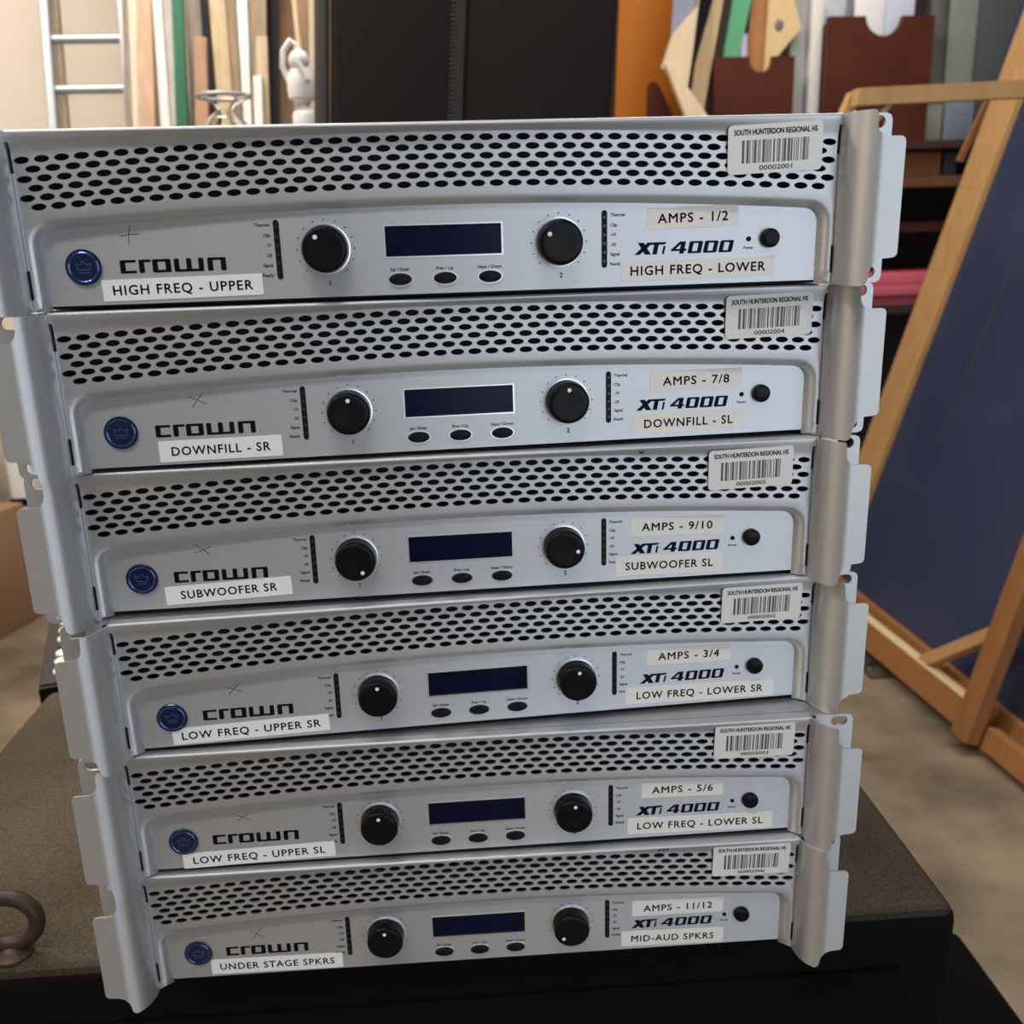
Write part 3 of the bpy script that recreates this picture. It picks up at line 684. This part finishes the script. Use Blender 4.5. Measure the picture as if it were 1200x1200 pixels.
notch_panel(1300, 1640, 713, 1081, 1478, 60, 56, 2600, 2622, 'large brown divider with a rounded notch in its top')
rp(prism('divider', [(750, 713), (850, 713), (850, 780), (780, 908), (762, 912), (750, 900)], 2640, 2658, RB, rack), 'low brown divider beside the orange sheet')
for ux in (912, 2270): rp(box('upright', ux, ux+26, 2620, 3200, -699, 690, RB, rack))
rp(box('shelf', 1290, 2300, 2600, 3200, 580, 612, wood('shelf_wood', (.36, .16, .06)), rack), 'orange brown shelf board')
rp(box('shelf', 910, 2300, 2500, 3200, 690, 712, RK, rack)); rp(box('shelf', 740, 909, 2500, 2700, 690, 712, RK, rack)); rp(box('upright', 742, 768, 2520, 2690, -800, 689, RB, rack))
rp(box('shelf', 940, 2268, 2660, 3200, 440, 470, RB, rack))
rp(box('back_panel', 912, 2400, 3210, 3225, -800, 1700, RK, rack))
rp(box('shelf', 940, 2268, 2600, 3200, 180, 205, RK, rack))
rp(box('base', 912, 2350, 2620, 3200, -800, -700, RK, rack))
def thing_box(name, lab, cat, group, *a, **k):
    o = box(name, *a, **k); tag(o, lab, cat, group); return o
PINK = mat('pink_foam', (.55, .10, .15), .6, noise=.15, nscale=6)
for k, lab in enumerate(('lower pink foam board on the rack shelf', 'middle pink foam board on the rack shelf', 'upper pink foam board on the rack shelf')):
    thing_box('foam_board', lab, 'board', 'pink foam boards on the rack shelf', 1330+[0, 0, 12][k], 2250, 2600-[0, 20, 0][k], 3100, 206+k*34, 206+k*34+[31, 32, 36][k], PINK, bev=2)
thing_box('wood_block', 'short orange wooden block on the upper rack shelf', 'block', None, 1560, 1706, 2610, 2750, 612.5, 686, wood('orange_block', (.42, .15, .05)), bev=3)
thing_box('steel_bracket', 'dark grey bracket beside the orange wooden block', 'bracket', None, 1716, 1760, 2610, 2740, 612.5, 684, mat('grey_dark', (.05, .05, .05), .6), bev=3)
def lean_prism(name, lab, poly, y0, y1, m, cat='board', group='sheets and offcuts in the rack'):
    o = prism(name, poly, y0, y1, m); tag(o, lab, cat, group); return o
CRM = wood('cream_wood', (.74, .57, .38), .12); CRM2 = wood('cream_wood_dark', (.60, .43, .24), .2)
lean_prism('offcut_board', 'cream board with an angled end beside the orange sheet', [(773, 938), (851, 870), (868, 990), (905, 1300), (960, 1500), (900, 1300), (883, 1111), (806, 1033)], 2560, 2580, CRM)
lean_prism('offcut_board', 'cream stick crossing low in front of the brown divider', [(775, 945), (802, 935), (915, 790), (975, 714), (925, 714), (840, 800)], 2530, 2555, CRM)
lean_prism('metal_strip', 'blue grey metal strip above the angled cream board', [(806, 1032), (832, 1032), (890, 1130), (960, 1400), (900, 1400), (812, 1130)], 2585, 2595, mat('blue_grey', (.22, .24, .33), .5), 'strip')
lean_prism('panel_strip', 'black strip between two cream boards', [(868, 714), (900, 714), (950, 1129), (1010, 1600), (940, 1600), (882, 1129)], 2640, 2655, RUBBER, 'strip')
lean_prism('plank', 'tan leaning plank left of the green board', [(862, 714), (905, 714), (975, 1129), (1040, 1550), (1000, 1550), (943, 1129), (895, 960)], 2624, 2638, CRM2)
lean_prism('panel_strip', 'dark brown strip left of the green board', [(905, 714), (945, 714), (1005, 1129), (1060, 1600), (1020, 1600), (972, 1129)], 2642, 2658, RK, 'strip')
lean_prism('painted_board', 'light green board standing in the small divider', [(955, 800), (1005, 800), (1030, 973), (1062, 1128), (1110, 1500), (1060, 1500), (1006, 1128)], 2625, 2640, mat('light_green', (.10, .36, .19), .5))
lean_prism('plastic_strip', 'lavender strip between green and orange boards', [(1026, 850), (1056, 850), (1056, 1040), (1040, 1040)], 2626, 2634, mat('lavender', (.45, .42, .60), .5), 'strip')
lean_prism('plank', 'orange brown plank in the divider notch', [(1048, 714), (1122, 714), (1130, 1128), (1140, 1500), (1080, 1500), (1069, 1128)], 2640, 2650, wood('orange_plank', (.40, .17, .05)))
lean_prism('offcut_board', 'cream board with a knot and pointed corner', [(1112, 925), (1130, 950), (1225, 1056), (1196, 1128), (1190, 1500), (1140, 1500), (1118, 1128)], 2622, 2636, wood('yellow_pine', (.72, .52, .27), .12))
bm = bmesh.new(); bmesh.ops.create_uvsphere(bm, u_segments=14, v_segments=8, radius=1); bmesh.ops.scale(bm, vec=(14, 3, 17), verts=bm.verts)
kn_ = link('knot', bmesh_mesh('knot', bm), mat('knot_grey', (.16, .15, .15), .6), None, True, 60); kn_.parent = bpy.data.objects[sorted([o.name for o in bpy.data.objects if o.name.startswith('offcut_board')])[-1]]; kn_.location = (1.152, 2.621, 1.062)
WSH = mat('white_sheet', (.62, .62, .66), .45, noise=.12, nscale=5); GRS = mat('glass_edge_green', (.42, .50, .38), .4); GRY = mat('stone_grey', (.13, .125, .12), .6, noise=.5, nscale=9)
GG = mat('grey_green', (.22, .25, .21), .5, noise=.2, nscale=4); BLG = mat('blue_grey_sheet', (.22, .27, .36), .5, noise=.4, nscale=7)
SH = [
 ('sheet', 'greenish edged sheet between the two brown dividers', 1206, 1232, 2660, 2690, 1600, GRS),
 ('sheet', 'grey white sheet right of the greenish edged one', 1234, 1262, 2670, 2690, 1600, mat('sheet_grey', (.40, .40, .42), .5)),
 ('sheet', 'white sheet edge left of the large brown divider', 1264, 1300, 2640, 2690, 1150, mat('sheet_white', (.68, .64, .62), .5)),
 ('sheet', 'bright white sheet seen through the large notch', 1405, 1500, 2650, 2664, 1500, mat('sheet_bright', (.80, .79, .80), .45)),
 ('sheet', 'bluish white sheet behind the large notch', 1502, 1600, 2656, 2670, 1500, mat('sheet_bluish', (.55, .60, .72), .45)),
 ('sheet', 'grey marbled slab right of the large divider', 1660, 1712, 2660, 2690, 1500, GRY),
 ('sheet', 'grey green glossy sheet beside the marbled slab', 1716, 1806, 2650, 2670, 1500, GG),
 ('sheet', 'dark sheet behind the leaning wooden stile', 1810, 1960, 2660, 2680, 1500, mat('sheet_dark', (.06, .065, .07), .5)),
 ('sheet', 'blue grey sheet standing on the upper shelf', 1715, 1810, 2628, 2640, 880, BLG),
 ('sheet', 'pale stone offcut standing on the upper shelf', 1655, 1708, 2632, 2646, 830, mat('pale_stone', (.24, .23, .20), .6, noise=.3, nscale=8))]
for nm, lb, a, b, y0, y1, top, m in SH:
    thing_box(nm, lb, 'sheet', 'sheets and offcuts in the rack', a, b, y0, y1, 713, top, m, bev=1.5)
for k, (a, b, zz, c) in enumerate(((1240, 1390, 1082, (.60, .62, .68)), (1300, 1420, 1100, (.50, .56, .68)))):
    o = lean_prism('plastic_sheet', ('crumpled clear plastic sheet on top of the large divider', 'bluish clear plastic sheet beside the notch')[k], [(a, zz-10), (b, zz), (b+20, zz+140), (a+60, zz+200), (a-20, zz+80)], 2700+k*12, 2706+k*12, mat('plastic_%d' % k, c, .3, noise=.3, nscale=14), 'plastic sheet')

# ------------------------------------------------------------------ cut timber frame behind the top right ear
PINE = wood('pine', (.56, .32, .125), .18); PINE2 = wood('pine_dark', (.36, .155, .05), .2); PINE_LIT = wood('pine_lit', (.80, .62, .36), .1)
tf = empty('timber_frame', (880, 1450, -800)); tag(tf, 'light timber frame rail crossing above the amplifier ear', 'frame')
tfo = Vector((880, 1450, -800))*S
part_at(prism('top_rail', [(884, 730), (1780, 756), (1780, 722), (880, 698)], 1440, 1470, PINE, tf), tfo)
part_at(prism('post', [(884, 728), (905, 728), (893, 690), (880, 640), (880, -800), (846, -800), (846, 640), (868, 690)], 1472, 1500, PINE, tf), tfo)
part_at(prism('brace', [(950, 704), (964, 706), (930, 665), (890, 610), (880, 622)], 1450, 1468, PINE, tf), tfo)

# ------------------------------------------------------------------ blue scenery flat leaning at the right
lean = math.radians(14); dd = Vector((0.0554, -0.9985, 0)).normalized(); up_ = Vector((math.sin(lean), 0, math.cos(lean)))
nn = dd.cross(up_).normalized()
if nn.x > 0: nn = -nn
def flat_pt(a, u, o): return Vector((1385, 1850, -800))+dd*a+up_*u+nn*o
def fbar(name, p, q, wd, o0, o1, m, parent, wq=None):
    """bar in the flat's own plane from p to q (along, up), wide wd, standing out o0..o1"""
    P, Q = Vector(p), Vector(q); t = (Q-P).normalized(); s_ = Vector((-t.y, t.x))*wd/2
    pts = [P+s_, P-s_, Q-s_, Q+s_]; V = [tuple(flat_pt(a.x, a.y, o)) for o in (o0, o1) for a in pts]
    bm = bmesh.new(); vv = [bm.verts.new(v) for v in V]
    for f in ((0, 1, 2, 3), (4, 5, 6, 7), (0, 1, 5, 4), (1, 2, 6, 5), (2, 3, 7, 6), (3, 0, 4, 7)): bm.faces.new([vv[i] for i in f])
    bmesh.ops.bevel(bm, geom=list(bm.edges), offset=1.5, segments=1, affect='EDGES')
    ob = link(name, bmesh_mesh(name, bm), m, parent); 
    if parent: ob.location = -parent.location
    return ob
BLUE = mat('blue_paint', (.018, .031, .080), .6, noise=.35, nscale=2.5, col2=(.035, .042, .095), bump=.15, bscale=8)
ft = empty('scenery_flat', (1385, 1850, -800)); tag(ft, 'large dark blue scenery flat with wooden stile leaning at the right', 'scenery flat')
fbar('painted_panel', (-600, 1030), (1000, 1030), 1960, -6, 0, BLUE, ft)
fbar('paint_streak', (-235, 1200), (-300, 660), 16, 0, .6, mat('streak', (.036, .034, .062), .7), ft)['label'] = 'faint brownish streak'
fbar('stile', (-600, 500), (-520, 1400), 128, 0, 22, PINE, ft)
fbar('stile', (-520, 1400), (-460, 2100), 128, 0, 22, PINE, ft)
fbar('stile', (-640, 40), (-600, 500), 128, 0, 22, PINE, ft)
fbar('bottom_rail', (-560, 95), (1000, 28), 62, 0, 22, PINE2, ft)
fbar('batten', (-648, 1490), (-600, 1660), 13, -4, 16, PINE2, ft)
jk = empty('stage_brace', (1385, 1850, -800)); tag(jk, 'brown timber brace frame standing in front of the blue flat', 'brace')
fbar('bottom_rail', (-600, 66), (345, 44), 78, 58, 96, PINE2, jk)
fbar('top_strip', (-600, 107), (300, 84), 6, 58, 96, PINE_LIT, jk)  # paler strip paints the light on the rail's top edge
fbar('upright', (348, 6), (352, 900), 64, 97, 135, PINE2, jk)
fbar('upright', (380, 30), (1000, 20), 60, 60, 92, PINE2, jk)
fbar('diagonal', (62, 88), (322, 305), 34, 60, 92, PINE, jk)

# ------------------------------------------------------------------ floor plate, cardboard boxes
fp = empty('floor_plate', (1330, 1960, -800)); tag(fp, 'black metal floor plate with screws beyond the cabinet', 'plate')
box('plate', -80, 70, -55, 45, 0, 10, mat('plate_black', (.012, .011, .010), .5, .2, noise=.6, nscale=20, col2=(.10, .08, .06)), fp, bev=3)
for sx in (-60, 50): box('screw', sx-5, sx+5, -8, 2, 10, 13, STEEL, fp, bev=1.5)
CB = mat('cardboard', (.42, .26, .15), .8, noise=.1, nscale=3); CB2 = mat('cardboard_dark', (.26, .15, .075), .8, noise=.1, nscale=3); CB3 = mat('cardboard_light', (.50, .33, .20), .8, noise=.1, nscale=3)
def carton(name, loc, rz, w_, d_, h_, m, lab, flap=True):
    t = empty(name, loc, rz); tag(t, lab, 'box', 'cardboard boxes at the left')
    box('body', -w_/2, w_/2, -d_/2, d_/2, 0, h_, m, t, bev=4)
    box('tape', -w_/2-1, w_/2+1, -25, 25, h_-2, h_+1.2, mat('parcel_tape', (.40, .28, .17), .3), t)
    if flap:
        V = [(-w_/2, -d_/2-2, h_), (w_/2, -d_/2-2, h_), (w_/2+10, -d_/2-90, h_-150), (-w_/2+8, -d_/2-70, h_-170)]
        V += [(x_, y_-4, z_+2) for x_, y_, z_ in V]
        bm = bmesh.new(); vv = [bm.verts.new(v) for v in V]
        for f in ((0, 1, 2, 3), (7, 6, 5, 4), (0, 4, 5, 1), (1, 5, 6, 2), (2, 6, 7, 3), (3, 7, 4, 0)): bm.faces.new([vv[i] for i in f])
        link('flap', bmesh_mesh('flap', bm), CB3, t)
    return t
carton('cardboard_box', (-1667, 2674, -800), math.radians(-18.7), 400, 500, 425, CB, 'light brown cardboard box with an open flap at the left edge')
carton('cardboard_box', (-1720, 2660, -373.5), math.radians(-14), 420, 420, 480, CB2, 'darker cardboard box stacked on the light brown one', False)
bn = empty('storage_bin', (-1415, 2968, -800)); tag(bn, 'narrow white storage bin with a black band behind the boxes', 'bin')
box('body', -45, 40, -60, 60, 0, 575, WP, bn, bev=8); box('band', -48, 43, -63, 63, 395, 425, RUBBER, bn, bev=3)
